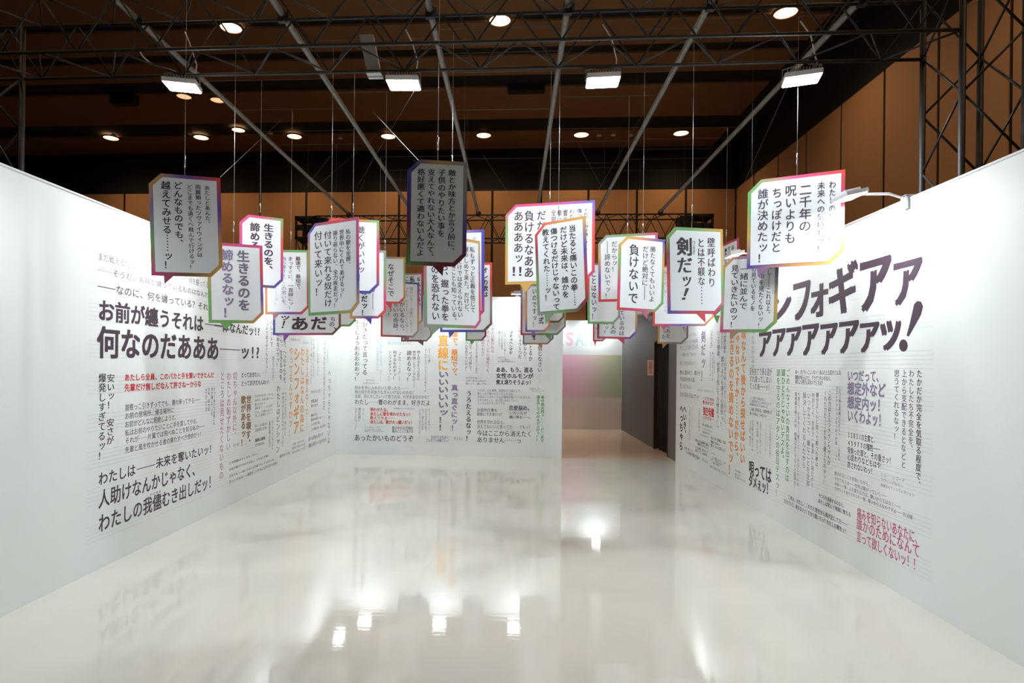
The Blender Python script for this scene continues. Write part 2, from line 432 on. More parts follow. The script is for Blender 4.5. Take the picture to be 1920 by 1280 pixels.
# ------------------------------------------------------------------ trusses
ZT, ZB = 4.09, 3.69
def cyl_between(name, a, b, r, m, parent, k=8):
    o = MB().tube([a, b], r, k).build(name, m, None, True); sub(o, parent); return o
def box_truss(root, x0, x1, yf, yb, zt, zb, per, rc=.0125, rb=.007, m=m_truss):
    for y in (yf, yb):
        for z in (zt, zb): cyl_between('chord', (x0, y, z), (x1, y, z), rc, m, root)
    n = int(round((x1 - x0) / (per / 2))); h = (x1 - x0) / n
    for i in range(n):
        a, b = x0 + i*h, x0 + (i+1)*h
        up = i % 2 == 0
        for y in (yf, yb): cyl_between('brace', (a, y, zb if up else zt), (b, y, zt if up else zb), rb, m, root, 6)
        for z in (zt, zb): cyl_between('brace', (a, yf if up else yb, z), (b, yb if up else yf, z), rb, m, root, 6)
def tower(root, x0, y0, wd, z1, per, rc=.02, rb=.008, xdir=1):
    xs = (x0, x0 + wd * xdir); yy = (y0, y0 + wd)
    for x in xs:
        for y in yy: cyl_between('leg', (x, y, .02), (x, y, z1), rc, m_truss, root)
    n = int(z1 / (per / 2)); h = (z1 - .1) / n
    for i in range(n):
        a, b = .1 + i*h, .1 + (i+1)*h; up = i % 2 == 0
        for y in yy: cyl_between('brace', (xs[0] if up else xs[1], y, a), (xs[1] if up else xs[0], y, b), rb, m_truss, root, 6)
        for x in xs: cyl_between('brace', (x, yy[0] if up else yy[1], a), (x, yy[1] if up else yy[0], b), rb, m_truss, root, 6)
    c = MB()
    for x in xs:
        for y in yy: c.box((x - .04, y - .04, 0), (x + .04, y + .04, .02))
    sub(c.build('base_plate', m_truss), root)
YT = 4.48; YT2 = 4.10
tx = at_y(1728.5, 300, YT).x
ft = empty('lighting_truss', (0, YT, ZB)); tag(ft, 'black box truss crossing overhead near the camera with four floodlights', 'truss')
box_truss(ft, at_y(40, 300, YT).x - .4, tx, YT, YT2, ZT, ZB, .57)
tr = empty('truss_tower', (tx + .2, YT - .19, 0)); tag(tr, 'black lattice truss leg behind the right booth wall, near', 'truss leg')
tower(tr, tx, YT2, .38, ZT, .8)
xt = at_y(40, 300, YT).x
tl = empty('truss_tower', (xt - .2, YT - .19, 0)); tag(tl, 'black lattice truss leg behind the left booth wall, near', 'truss leg')
tower(tl, xt, YT2, .38, ZT, .8, xdir=-1)
# clamp plate on the near truss
cp = MB(); q = [at_z(672, 103, ZB + .25), at_z(698, 103, ZB + .25)]
xp = at_y(697, 135, YT - .03).x
cp.obox((xp - .02, YT + .02, ZB + .12), (.052, 0, 0), (0, .012, 0), (-.035, .0, .16)).obox((xp + .017, YT, ZB - .03), (.055, 0, 0), (0, .05, 0), (0, 0, .005))
co = cp.build('clamp_plate', m_alu); sub(co, ft)
YK = 10.44; YK2 = 10.82
bx0, bx1 = at_y(553, 440, YK).x, at_y(1338, 420, YK).x
bt = empty('lighting_truss', (0, YK, ZB)); tag(bt, 'black box truss behind the speech panels, over the back wall', 'truss')
box_truss(bt, bx0 + .36, bx1 - .36, YK, YK2, ZT, ZB, .40)
for k, (xa, xb, lab) in enumerate(((bx0, bx0 + .36, 'black square corner block at the left end of the far truss'), (bx1 - .36, bx1, 'black square corner block at the right end of the far truss'))):
    cb = empty('truss_corner_block', ((xa + xb) / 2, YK + .19, ZB)); tag(cb, lab, 'truss block')
    f = MB(); e = .03
    for y in (YK, YK2):
        for (p, q_) in (((xa, ZB), (xb, ZB + e*1.4)), ((xa, ZT - e*1.4), (xb, ZT)), ((xa, ZB), (xa + e*1.4, ZT)), ((xb - e*1.4, ZB), (xb, ZT))):
            f.box((p[0], y - .006, p[1]), (q_[0], y + .006, q_[1]))
        f.box(((xa+xb)/2 - .012, y - .004, ZB), ((xa+xb)/2 + .012, y + .004, ZT)); f.box((xa, y - .004, (ZB+ZT)/2 - .05), (xb, y + .004, (ZB+ZT)/2 + .05))
    for x in (xa, xb):
        f.box((x - .006, YK, ZB), (x + .006, YK2, ZB + .05)); f.box((x - .006, YK, ZT - .05), (x + .006, YK2, ZT))
    f.box((xa, YK, ZT - .01), (xb, YK2, ZT)); f.box((xa, YK, ZB), (xb, YK2, ZB + .01))
    sub(f.build('frame', m_truss), cb)
    s_ = MB().box((xb + .0 if k == 0 else xa - .17, YK + .03, ZB + .03), (xb + .17 if k == 0 else xa, YK2 - .03, ZT - .02)).build('sleeve', m_truss); sub(s_, cb)
    b = MB()
    for x in (xa + .04, xb - .04):
        for z in (ZB + .06, ZT - .06, (ZB + ZT) / 2): b.box((x - .012, YK - .016, z - .012), (x + .012, YK - .006, z + .012))
    tag(sub(b.build('bolt_heads', m_gap), cb), kind='stuff')
    t_ = empty('truss_tower', ((xa + xb) / 2, YK + .19, 0)); tag(t_, 'black lattice truss leg under the %s end of the far truss' % ('left' if k == 0 else 'right'), 'truss leg')
    tower(t_, xa + .02, YK, .34, ZB, .5, rc=.016)

# roof pipes lying on both trusses
PZ = ZT + .0125 + .024; PIPES = []
for i, px in enumerate((653, 775, 896, 1007, 1120, 1238)):
    e = at_y(px, 397, YK); r0 = e.x
    o = empty('roof_pipe', (r0, 7.5, PZ - .024)); tag(o, 'long grey metal pipe overhead running to the far truss, %s from the left' % ORD[i], 'pipe', 'pipes laid across the trusses')
    pts = [(r0, 3.2 + (YK + .05 - 3.2) * k / 12, PZ) for k in range(13)]
    PIPES.append(r0)
    sub(MB().tube(pts, .0245, 10).build('tube', m_pipe, None, True), o)
    for y in (YK, YT, YT2):
        cl = MB().tube([(r0, y - .025, PZ), (r0, y + .025, PZ)], .034, 10).box((r0 - .03, y - .02, PZ - .056), (r0 + .03, y + .02, PZ - .02)).box((r0 + .03, y - .01, PZ - .02), (r0 + .05, y + .01, PZ + .02))
        sub(cl.build('clamp', m_truss), o)

# ------------------------------------------------------------------ floodlights under the near truss
def area(name, loc, direction, sx, sy, power, parent, col=(.93, .97, 1)):
    l = bpy.data.lights.new(name, 'AREA'); l.shape = 'RECTANGLE'; l.size = sx; l.size_y = sy; l.energy = power; l.color = col
    lo = bpy.data.objects.new(name, l); COL.objects.link(lo)
    q = Vector(direction).to_track_quat('-Z', 'Y'); lo.matrix_world = Matrix.Translation(Vector(loc)) @ q.to_matrix().to_4x4()
    mw = lo.matrix_world.copy(); lo.parent = parent; lo.matrix_parent_inverse = Matrix.Translation(-Vector(parent.location)); return lo
FL = [(342, 165, -.28, 'leftmost white floodlight, above the grey panel'), (757, 161, -.05, 'second white floodlight from the left under the truss'),
      (1130, 156, .07, 'third white floodlight from the left under the truss'), (1503, 152, .3, 'rightmost white floodlight under the truss, above the white panel')]
for px, py, tw, lab in FL:
    c = at_y(px, py, YT + .03); o = empty('floodlight', c); tag(o, lab, 'floodlight', 'floodlights under the near truss')
    rot = Matrix.Rotation(-tw, 3, 'Z'); ax = rot @ Vector((.118, 0, 0)); d = rot @ Vector((0, .12, -.993)).normalized(); ay = d.cross(ax.normalized()).normalized() * .118
    up = -d
    c2 = c + up * .022
    hs = sub(MB().obox(c2, ax, ay, up * .016).build('housing', m_white), o)
    fins = MB()
    for k in range(-5, 6): fins.obox(c2 + up * .030 + ax * (k / 6.0), ax * .018, ay * .85, up * .014)
    tag(sub(fins.build('cooling_fins', m_alu), hs), kind='stuff')
    sub(MB().obox(c2 - up * .019, ax * .93, ay * .9, up * .003).build('lens', m_led), hs)
    br = MB()
    for sgn in (-1, 1): br.tube([c2 + ax * 1.05 * sgn, c2 + ax * 1.05 * sgn + up * .07, c2 + ax * .3 * sgn + up * .09], .005, 6)
    br.tube([c2 + up * .09, Vector((c2.x, YT, ZB))], .008, 6)
    sub(br.build('bracket', m_alu), o)
    cb = MB().tube([c2 + ax * .5 + up * .03, c2 + ax * .8 + up * .09, c2 + Vector((.10, .02, .16)), c2 + Vector((.06, .0, .30)), c2 + Vector((.0, .03, .42))], .005, 6)
    sub(cb.build('cable', m_white, None, True), o)
    area('lamp', c2 - up * .03, d, .22, .12, P_FLOOD, o)
cbl = MB(); pts = [at_y(x, y, YT - .03) for x, y in ((262, 96), (268, 106), (280, 117), (295, 124), (310, 128), (328, 134), (336, 150))]
cb = empty('power_cable', pts[-1]); tag(cb, 'loose white power cable looping along the truss by the leftmost floodlight', 'cable')
sub(cbl.tube(pts, .006, 8).build('cord', m_white, None, True), cb)

# ------------------------------------------------------------------ arm lights clamped to the wall tops
def arm_light(x, y, n, lab, power=P_ARM, h=HW):
    n = Vector(n); t = Vector((-n.y, n.x, 0)); c = Vector((x, y, h + .012))
    o = empty('arm_light', c); tag(o, lab, 'clamp light', 'arm lights clamped on the booth walls')
    sub(MB().obox(c + n * .022 + Vector((0, 0, -.03)), n * .006, t * .03, (0, 0, .045)).obox(c - n * .02 + Vector((0, 0, .012)), n * .048, t * .03, (0, 0, .006)).obox(c - n * .075 + Vector((0, 0, -.03)), n * .004, t * .03, (0, 0, .045)).build('clamp', m_white), o)
    sub(MB().tube([c + n * .03 + Vector((0, 0, .0)), c + n * .12 + Vector((0, 0, .03)), c + n * .33 + Vector((0, 0, .03))], .009, 8).build('arm', m_white, None, True), o)
    d = (n * -.22 + Vector((0, 0, -1))).normalized(); up = -d; ax = t * .105; ay = d.cross(t).normalized() * .07
    hc = c + n * .38 + Vector((0, 0, .02))
    sub(MB().obox(hc, ax, ay, up * .013).obox(hc + up * .022, ax * .55, ay * .7, up * .012).build('lamp_head', m_white), o)
    sub(MB().obox(hc - up * .015, ax * .92, ay * .9, up * .003).build('lens', m_led), o.children[-1] if o.children[-1].name.startswith('lamp_head') else [k for k in o.children if k.name.startswith('lamp_head')][0])
    area('lamp', hc - up * .03, d, .19, .12, power, o)
for y, lab in ((2.75, 'added nearest white arm light on the left wall'), (4.97, 'white arm light on the left wall, just beyond the grey panel'), (7.2, 'third white arm light along the left wall'), (9.3, 'last white arm light on the left wall, by the corner')):  # the nearest one is added out of view to continue the wall light
    arm_light(XL, y, (1, 0, 0), lab)
for y, lab in ((2.1, 'nearest white arm light on the right wall'), (4.32, 'white arm light on the right wall beside the 二千年 panel'), (6.5, 'third white arm light along the right wall'), (8.7, 'last white arm light on the right wall, near the grey wall')):
    arm_light(XR, y, (-1, 0, 0), lab)
for px, lab in ((700, 'left arm light on the back wall'), (835, 'middle arm light on the back wall'), (970, 'right arm light on the back wall')):
    arm_light(at_y(px, 560, YB).x, YB, (0, -1, 0), lab, P_ARM * .75)
arm_light(at_y(1118, 600, YF).x, YF, (0, -1, 0), 'arm light on the far corridor end wall, right one', P_ARM * 1.1)
arm_light(at_y(1030, 600, YF).x, YF, (0, -1, 0), 'added arm light on the far corridor end wall, left one hidden behind panels', P_ARM * .8)  # extra light, added out of sight to brighten the corridor end

# ------------------------------------------------------------------ hanging speech panels
BC = dict(r=srgb(222, 74, 66), m=srgb(212, 76, 134), k=srgb(140, 52, 76), b=srgb(78, 82, 176), p=srgb(158, 126, 184), o=srgb(222, 154, 92),
          g=srgb(216, 172, 88), n=srgb(120, 180, 106), y=srgb(156, 160, 158), d=srgb(120, 92, 72))
BC = {k: tuple(x * .78 for x in v[:3]) + (1,) for k, v in BC.items()}
BWID = .024; ZW = PZ - .0235
def speech_panel(xL, yL, xR, yR, xB, yB, Z, ch, tail, cols, wires, label, rows):
    th = (xB - xL) / (yB - yL) + .011
    L3 = at_depth(xL, yL, Z)
    if yR is None:
        R3 = at_depth(xR, yL, Z); R3.z = L3.z
    else: R3 = at_z(xR, yR + th * (xR - xL), L3.z)
    e0 = (R3 - L3); W = e0.length; e0.normalize()
    eu = e0 * math.cos(th) + Vector((0, 0, 1)) * math.sin(th); ev = -e0 * math.sin(th) + Vector((0, 0, 1)) * math.cos(th)
    H = (L3.z - at_depth(xB, yB, Z).z)
    pl = Plane(L3, eu, ev)
    chm = ch * Z / FPX
    root = empty('speech_panel', pl.p(W / 2, -H, 0)); tag(root, label, 'hanging sign', 'speech panels hanging from wires')
    out = [(0, -chm), (chm, 0), (W, 0), (W, -H + chm), (W - chm, -H), (0, -H)]
    b = BWID; g = b * .4142
    inn = [(b, -chm - g), (chm + g, -b), (W - b, -b), (W - b, -H + chm + g), (W - chm - g, -H + b), (b, -H + b)]
    anchors = [((chm / 2, -chm / 2), 0), ((W / 2, 0), 1), ((W, 0), 2), ((W, -H * .33), 3), ((W, -H * .66), 4), ((W - chm / 2, -H + chm / 2), 5),
               ((W / 2, -H), 6), ((0, -H), 7), ((0, -H * .66), 8), ((0, -H * .33), 9)]
    per = []; acc = 0
    for i in range(6):
        a = Vector(out[i]); c = Vector(out[(i + 1) % 6]); per.append((acc, a, c)); acc += (c - a).length
    def ppos(pt):
        best = (9e9, 0); q = Vector(pt)
        for s0, a, c in per:
            d = c - a; t = max(0, min(1, (q - a).dot(d) / d.length_squared)); e = (a + d * t - q).length
            if e < best[0]: best = (e, s0 + d.length * t)
        return best[1]
    an = sorted((ppos(p), BC[cols[i]]) for p, i in anchors)
    an = [(an[-1][0] - acc, an[-1][1])] + an + [(an[0][0] + acc, an[0][1])]
    def colat(s):
        for (s0, c0), (s1, c1) in zip(an, an[1:]):
            if s0 <= s <= s1:
                t = (s - s0) / max(1e-6, s1 - s0); return tuple(c0[k] * (1 - t) + c1[k] * t for k in range(4))
        return an[0][1]
    # board: rainbow ring on the front, plain back and edges
    O, I, C = [], [], []
    for i in range(6):
        a, c = Vector(out[i]), Vector(out[(i + 1) % 6]); a2, c2 = Vector(inn[i]), Vector(inn[(i + 1) % 6])
        n = max(2, int((c - a).length / .06))
        for k in range(n):
            t = k / n; O.append(a.lerp(c, t)); I.append(a2.lerp(c2, t)); C.append(colat(per[i][0] + (c - a).length * t))
    N = len(O); v = [pl.p(q.x, q.y, 0) for q in O] + [pl.p(q.x, q.y, 0) for q in I] + [pl.p(q.x, q.y, -.007) for q in O]
    f = []
    for i in range(N):
        j = (i + 1) % N; f += [(i, N + i, N + j, j), (i, j, 2*N + j, 2*N + i)]
    f.append(tuple(range(2*N, 3*N)))
    me_c = C + C + C
    # tail
    if tail:
        xa, xb, tx_, ty_ = tail
        ua, _ = pl.uv(xa, yB); ub, _ = pl.uv(xb, yB); ut, vt_ = pl.uv(tx_, ty_)
        n0 = len(v); tc = colat(per[4][0] + (W - chm - (ua + ub) / 2))
        for e in (0, -.007): v += [pl.p(ua, -H, e), pl.p(ub, -H, e), pl.p(ut, vt_, e)]
        f += [(n0, n0+2, n0+1), (n0+3, n0+4, n0+5), (n0, n0+3, n0+5, n0+2), (n0+2, n0+5, n0+4, n0+1)]
        me_c += [tc] * 6
    bo = mesh_obj('rainbow_border_board', v, f, m_border)
    ca = bo.data.color_attributes.new('col', 'FLOAT_COLOR', 'POINT')
    for i, c in enumerate(me_c): ca.data[i].color = c
    sub(bo, root)
    # white face, a hair proud of the border
    n = 6; v = [pl.p(x, y, 0) for x, y in inn] + [pl.p(x, y, .0015) for x, y in inn]
    f = [tuple(range(6, 12))[::-1]] + [(i, (i+1) % 6, 6 + (i+1) % 6, 6 + i) for i in range(6)]
    sub(mesh_obj('white_face', v, f, m_face), root)
    fp = Plane(pl.p(0, 0, .0016), eu, ev)
    block(fp, root, rows)
    hid = not wires
    for wx, wy in (wires or [((xL + xR) / 2, 1e4)]):
        u, _ = pl.uv(wx, yL); a = pl.p(u, -.004, -.0035); top = Vector((a.x, a.y, ZW))
        sub(MB().tube([a, top], .0006 if hid else .0012, 5).build('hang_wire', m_stay if hid else m_wire, None, True), root)
        l = max([q for q in PIPES if q <= a.x] or [PIPES[0]]); r_ = min([q for q in PIPES if q >= a.x] or [PIPES[-1]])
        sub(MB().tube([(min(l, a.x), a.y, ZW), (max(r_, a.x), a.y, ZW)], .0015, 5).build('cross_cable', m_stay), root)
        zc = at_depth(wx, wy, (a - CO).dot(CF)).z
        if zc > a.z + .03:
            sub(MB().tube([(a.x, a.y, zc - .045), (a.x, a.y, zc - .03), (a.x, a.y, zc), (a.x, a.y, zc + .03), (a.x, a.y, zc + .045)], [.0015, .006, .0035, .006, .0015], 8).build('wire_clip', m_steel, None, True), root)
    return root
V = lambda t, x, a, b, w_, c='k', s='h': ('V', t, x, a, b, w_, c, s)
H_ = lambda t, x, a, b, x1, c='k', s='h': ('H', t, x, a, b, x1, c, s)
SP = [
 (278,323, 413,333, 283,516, 4.0, 21, (307,325,308.5,532), 'gbrbogdmnp', [(346,302)], 'large grey panel far left, bottom column 越えてみせる, orange and violet border', [
   V('あたしとあんた、',389,348,423,10,'K','h'), V('両翼揃ったツヴァイウィングは',373,346,482,10.5,'K'), V('どこまでも遠くへ飛んで行けるッ！',358,346,505,10,'K'),
   V('どんなものでも、',335,341,462,16,'K','g'), V('越えてみせる……ッ！',313,340,504,17,'K','g')]),
 (388,453, 492,460, 391,605, 4.9, 19, (413,436,423.5,617), 'mmmrbonnno', [(438,425)], 'white panel with bold 生きるのを諦めるなッ! in two columns, pink and green border', [
   V('生きるのを',457,470,582,23,'q','X'), V('諦めるなッ！',427,468,596,22,'v','X')]),
 (449,400, 531,410, 449,536, 5.5, 16, None, 'mmnrmbdobm', [(488,389)], 'grey-white panel reading 生きるのを higher up, behind the pink and green one', [
   V('生きるのを、',503.5,420,512,18,'k','X'), V('諦めるなッ！',478,418,520,18,'k','X')]),
 (496,468, 579,468.8, 497,589, 6.2, 14, (511,523,513,600), 'nnnymrboob', [(545,440)], 'overexposed white panel reading 最速で 最短で, green top edge, blue and orange bottom', [
   V('最速で、最短で、',559,481,547,9.5,'k','g'), V('まっすぐに、一直線にッ！',545,481,581,9.5,'k','h'), V('胸の響きを、この思いを、',532,481,576,9.5,'v','h'), V('伝えるための——ッ！',517,483,574,8,'G','s')]),
 (577,420.7, 672,407, 579,592, 5.0, 17, None, 'brmmbgnnno', [(621,396)], 'blue-white panel ending 付いて来いッ! overlapping the panels left of centre', [
   V('私の歌を全部、',653,429,500,9,'k'), V('世界中にくれてあげるッ！',641,430,559,9,'k'), V('振り返らない、全力疾走だッ！',629,432,577,9,'k'),
   V('付いて来れる奴だけ',615,433,575,14,'k','h'), V('付いて来いッ！',597,434,555,14.5,'k','h')]),
 (604,407.6, 711,413, 604,548, 5.35, 17, None, 'rrnmrbbbgg', [(662,389)], 'white panel with large 聴くがいいッ, tucked behind the 付いて来い panel', [
   V('聴くがいいッ！',677,424,527,13,'k','m')]),
 (656,469, 724,469, 656,597, 5.8, 14, (686,697,696,609), 'yyynmrboon', [(722,457)], 'pale panel ending だッ! with grey top edge and violet tail', [
   V('のだッ！',683,541,592,12,'K','X'), V('それでもる——',699,470,580,10,'q','g')]),
 (512,515, 639,None, 512,628, 6.8, 15, (531,542,532,641), 'gnnnddmbbb', [], 'grey panel showing only the huge あ and だ at its foot, blue left edge', [
   ]),
 (590,513, 667,None, 590,612, 7.2, 11, None, 'yyyynnnnyy', [], 'blank white panel corner with green edge, right of the あだ panel', []),
 (690,480, 760,482, 690,568, 7.6, 11, (724,736,733,580), 'yygngrrrry', [(712,462)], 'small pale panel reading なぜそこで with a red bottom edge and tail', [
   V('なぜそこで',733,494,556,12,'k','g')]),
 (714,525, 785.5,530, 714,631, 8.0, 12, (754,767,765.5,641.5), 'bbbmgykrrm', [], 'grey panel ending らいの奇跡 with dark red border, below なぜそこで', [
   V('調がいる——切歌がいる——',771,538,622,6.5,'q','s'), V('マムも、セレナもついている——',763,538,624,6.5,'q','s'), V('みんながいるなら、',754,536,625,10,'k','h'), V('これくらいの奇跡、',742,536,625,10,'k'), V('安いッ！',731,560,594,8,'k')]),
 (722,514, 793,511, 722,612, 8.6, 10, None, 'nnmmbggyyy', [], 'white panel showing 6 and 私 behind the grey 奇跡 panel', [
   V('６人もいない',785,519,575,8,'k','G'), V('私',773,518,529,9,'k','X'), V('こ',763,518,527,8,'k','X')]),
 (752,550, 810,None, 752,640, 9.0, 10, (783,794,793.5,648), 'mmnyyykkkk', [], 'small grey panel with dark pink foot, lowest one left of centre', [
   V('ありえない',790,596,626,4,'G','s')]),
 (794,433, 900,453, 798,613, 4.5, 15, (804,826,811,627), 'oogprmnynm', [(847,300)], 'white panel of five columns starting 私もずっと正義を信じて, orange top edge', [
   V('私もずっと正義を信じて',886,463,586,9.5,'k'), V('握りしめて来た。だけど、',874.5,462,590,9.5,'k'), V('それだけでは変えられない',862,462,595,9.5,'k'),
   V('できることも知っている。',851,470,606,9.5,'k'), V('だから、握った拳を',834,462,601,14.5,'k','g'), V('開くのを恐れない',816,462,600,14.5,'k','g')]),
 (830,433, 908,430, 830,600, 5.1, 15, None, 'ppbbbmyyyy', [], 'pale panel with violet-blue right edge behind the 私もずっと panel', [
   V('だから',890,444,470,7,'q','s')]),
 (825,492, 923,492, 825,622.5, 6.2, 15, (841,852,842.5,634), 'rrrrydbbbb', [], 'panel reading オレの歌は down its right side, red top corner, blue foot', [
   V('オレの歌は',909.5,501,557,11,'k','X')]),
 (873,545, 912,None, 873,639, 9.0, 9, (881,890,884.5,646), 'nnmmkknnnn', [], 'small grey panel with pink and green edge, under the オレの歌は panel', [V('です',884,600,628,5,'q','s')]),
 (764,297.5, 876.5,303.7, 761.5,496.7, 3.6, 22, (812,832,830,517), 'bgyybkknkb', [(821,268)], 'dark grey panel hanging nearest and highest, four columns from 敵とか味方とか', [
   V('敵とか味方とか言う前に、',847,318,476,14,'K','m'), V('子供のやりたい事を',828,317,444,14,'K','m'), V('支えてやれない大人なんて、',808,317,487,14,'K','m'), V('格好悪くて適わないんだよ',789,316,480,14,'K','m')]),
 (948,384.5, 1115.7,375, 947,533.4, 5.45, 19, (975,997,985,548), 'mmbrrmgggn', [(1031,366)], 'wide white panel crying 負けるなああああッ!!, pink top and orange foot', [
   V('ああああッ',972,396,493,18,'k','g')]),
 (1002,420.5, 1097.4,404.5, 1008.5,591, 5.0, 20, (1021,1037,1022.8,607), 'rogbrknynk', [(1047,393)], 'blue-grey panel from 当たると痛いこの拳 covering the wide white one, red right edge', [
   V('当たると痛いこの拳……',1075.5,421,573,13,'K','g'), V('だけど未来は、誰かを',1058.5,424,558,13,'K','g'), V('傷つけるだけじゃないって',1041,427,581,13,'K','g'), V('教えてくれた……ッ！',1025,429,564,12.5,'K','g')]),
 (985,533, 1031,None, 985,622, 7.6, 10, (996,1004,998,634), 'yyyooopboo', [], 'narrow white panel ending のですッ! with blue bottom corner', [
   V('いのですッ！',1002,540,614,8,'k','g'), V('方式',1014.5,578,608,9,'k','X')]),
 (1000,520, 1058,None, 1000,604.5, 7.8, 10, None, 'yyygnddyyy', [], 'white panel corner with green right edge behind the blue-grey 拳 panel', []),
 (976,500, 1061,None, 976,628, 8.0, 16, (1022,1034,1032,639), 'yyyngynmmy', [], 'grey panel with pink left foot and green tail under the 拳 panel', []),
 (980,550, 1038,None, 980,645.5, 9.0, 11, (1008,1017,1016,653), 'yyybbpoyyy', [], 'lowest grey panel at centre, orange tail, bold ! near its left edge', []),
 (1101,492, 1162,493, 1102,607, 6.6, 13, None, 'rbbbyynnnr', [], 'white panel reading ことはないッ! with green lower left edge', [
   V('ことはないッ！',1113.5,507,599,10,'K','g')]),
 (1111,550, 1136,None, 1111.6,640, 9.4, 6, (1114,1118,1115.5,650), 'yyyyynrrry', [], 'tiny grey panel sliver under the ことはない panel, red foot', [V('ッ！',1117,612,630,6,'q')]),
 (1121.5,441.4, 1233.5,435.4, 1122,566, 5.9, 15, None, 'ynmyyyrrbg', [(1177,424)], 'pale panel reading だからッ! 諦めないでッ!, orange foot, pink top right corner', [
   V('だからッ！',1152,452,510,11,'k'), V('——諦めないでッ！',1139,452,560,11,'k')]),
 (1161,441, 1247,449, 1157,581, 5.3, 17, (1202,1215,1213.5,598), 'gobgnnmrmn', [(1206,427)], 'white panel with large 負けないで column, green left edge and pink tail', [
   V('負けないで',1188,458,569,18.5,'k','g'), V('だけど絶対に——',1209.5,461,561,11,'k','h'), V('勝たなくてもいいよ',1223,462,566,10.5,'k','h')]),
 (1121,538, 1196,None, 1119.5,634.5, 7.0, 13, (1158.5,1171,1170.5,645), 'yyygobrmkk', [], 'grey panel ending という、1人の, magenta left edge and red tail', [
   V('っているのは',1166,572,629,10,'k','m'), V('人類という、１人の',1150,548,626,10.5,'k','m'), V('お子様だけだッ！',1137,556,627,9.5,'k','m')]),
 (1170,505, 1226,None, 1170,592, 7.6, 10, (1215,1226,1217,604), 'yyyyyyypyy', [], 'pale panel corner with violet tail behind the 負けないで panel', []),
 (1224,497, 1339,None, 1224,611, 6.9, 17, (1240,1251,1243.5,619), 'rryyoobrrr', [], 'overexposed blank white panel behind the 剣だ panel, red left and blue foot', [
   V('独りで先に進んで行ける。',1247.5,508,592,6.5,'G','s')]),
 (1235,540, 1292,None, 1233,644, 8.0, 12, (1242,1251,1242.6,652.5), 'yymmmyyggg', [], 'grey panel ending くれた かった with yellow edge and tail', [
   V('してくれた',1253,588,634,7.5,'k','m'), V('嬉しかった',1244.5,588,636,7,'k','m'), V('より、',1283,604,628,7.5,'k','m')]),
 (1250,424.5, 1355.3,430, 1253,588, 4.6, 19, (1307,1322,1323,604), 'nnggnmrbrk', [(1298,394)], 'blue-grey panel with very large 剣だッ!, dark red and blue left edge', [
   V('つるぎ',1301,450,477,5.5,'k','s'), V('とは不躾な……',1315,447,571,13.5,'k','m'), V('壁呼ばわり',1334,446,538,14,'k','m')]),
 (1300,500, 1352,None, 1300,591, 7.2, 10, (1338,1350,1345,606), 'nnnnnnnnnn', [], 'small pale panel corner with green tail between the 剣だ and 見ていきたい panels', []),
 (1335,467, 1384,446, 1335,562, 6.9, 8, None, 'nrmmmmmmyy', [(1361,436)], 'small panel turned sideways reading 忘れ, pink top edge, behind the 剣だ panel', [
   V('忘れない',1374,460,492,5,'k','G'), V('すれ違い',1367,462,494,5,'k','G'), V('夢を見る',1361,466,496,5,'k','G')]),
 (1354.5,482.5, 1461,475, 1350,623, 4.85, 18, (1368.5,1384,1369,636), 'opbygnnmnn', [], 'pale panel ending 見ていきたいのッ!, green left and gold right edge, below the 二千年 panel', [
   V('わたし——これ以上、',1441.5,483,594,9.5,'k'), V('の背中を見たくないッ！',1427,490,615,10,'k'), V('の見ているモノを',1412.5,500,583,9.5,'k'),
   V('一緒に並んで',1394.5,498,580,15,'k','h'), V('見ていきたいのッ！',1376.5,497,614,14,'k','g')]),
 (1402.5,339.6, 1585,317.4, 1400,504, 4.65, 22, (1419,1442,1421,518.5), 'nmrmggobgn', [(1494,298)], 'large bright white panel reading 二千年の呪いよりも, red top right corner, by the right wall', [
   V('わたしの想いッ！',1560,339,457,13,'k'), V('未来への気持ちッ！',1539,341,473,14.5,'k'), V('二千年の',1510,345,434,23,'k','h'), V('呪いよりも',1482,347,456,21,'k','h'),
   V('ちっぽけだと',1456,352,473,19,'k','h'), V('誰が決めたッ！',1430,354,493,20,'k','h')]),
]
built = [speech_panel(*r) for r in SP]
def by_label(s): return next(o for o in built if s in o['label'])
def big_on(panel_key, items):
    """big letters fitted into boxes on an already hung panel"""
    root = by_label(panel_key)
    face = next(o for o in root.children if o.name.startswith('white_face')); vs = face.data.vertices
    p = [vs[i + 6].co.copy() for i in range(6)]         # world coordinates
    eu = (p[2] - p[1]).normalized(); ev = (p[0] - p[5]).normalized()
    pl = Plane(p[5] + eu.cross(ev) * .0002, eu, ev)
    for ch, x0, y0, x1, y1, col, sty, *sh in items:
        ink = Ink(pl); BT(ink, ch, x0, y0, x1, y1, sty, *sh); ink.done(col, root)
big_on('huge あ and だ', [('あ', 547, 594, 577, 619, 'k', 'X'), ('だ', 583, 594, 613, 618, 'k', 'X'), ('！', 529.5, 601, 533.5, 615, 'k', 'G', 1.0), ('ッ', 527, 592, 543, 600, 'k', 'X'),
                        ('の', 618, 604, 627, 612, 'k', 'g'), ('ち', 620, 594, 628, 602, 'k', 'g'), ('、', 626, 613, 631, 618, 'k', 'g')])
big_on('負けるなああああッ', [('！', 961, 500, 966, 517, 'k', 'g'), ('！', 973, 500, 978, 517, 'k', 'g')])
block_rows = [V('負けるなああ', 992, 395, 520, 18, 'k', 'g'), V('だから', 1015, 395, 450, 17, 'k', 'g'), V('全部', 1038, 393, 418, 9.5, 'k'), V('拳に', 1049, 393, 420, 9.5, 'k'), V('響の', 1060, 393, 418, 9, 'k'), V('わたしの', 1072, 392, 430, 9, 'k'),
              V('傷つくのは', 1086.5, 391, 436, 9, 'k'), V('それでも胸は痛むけど、', 1098.5, 390, 473, 8.5, 'k')]
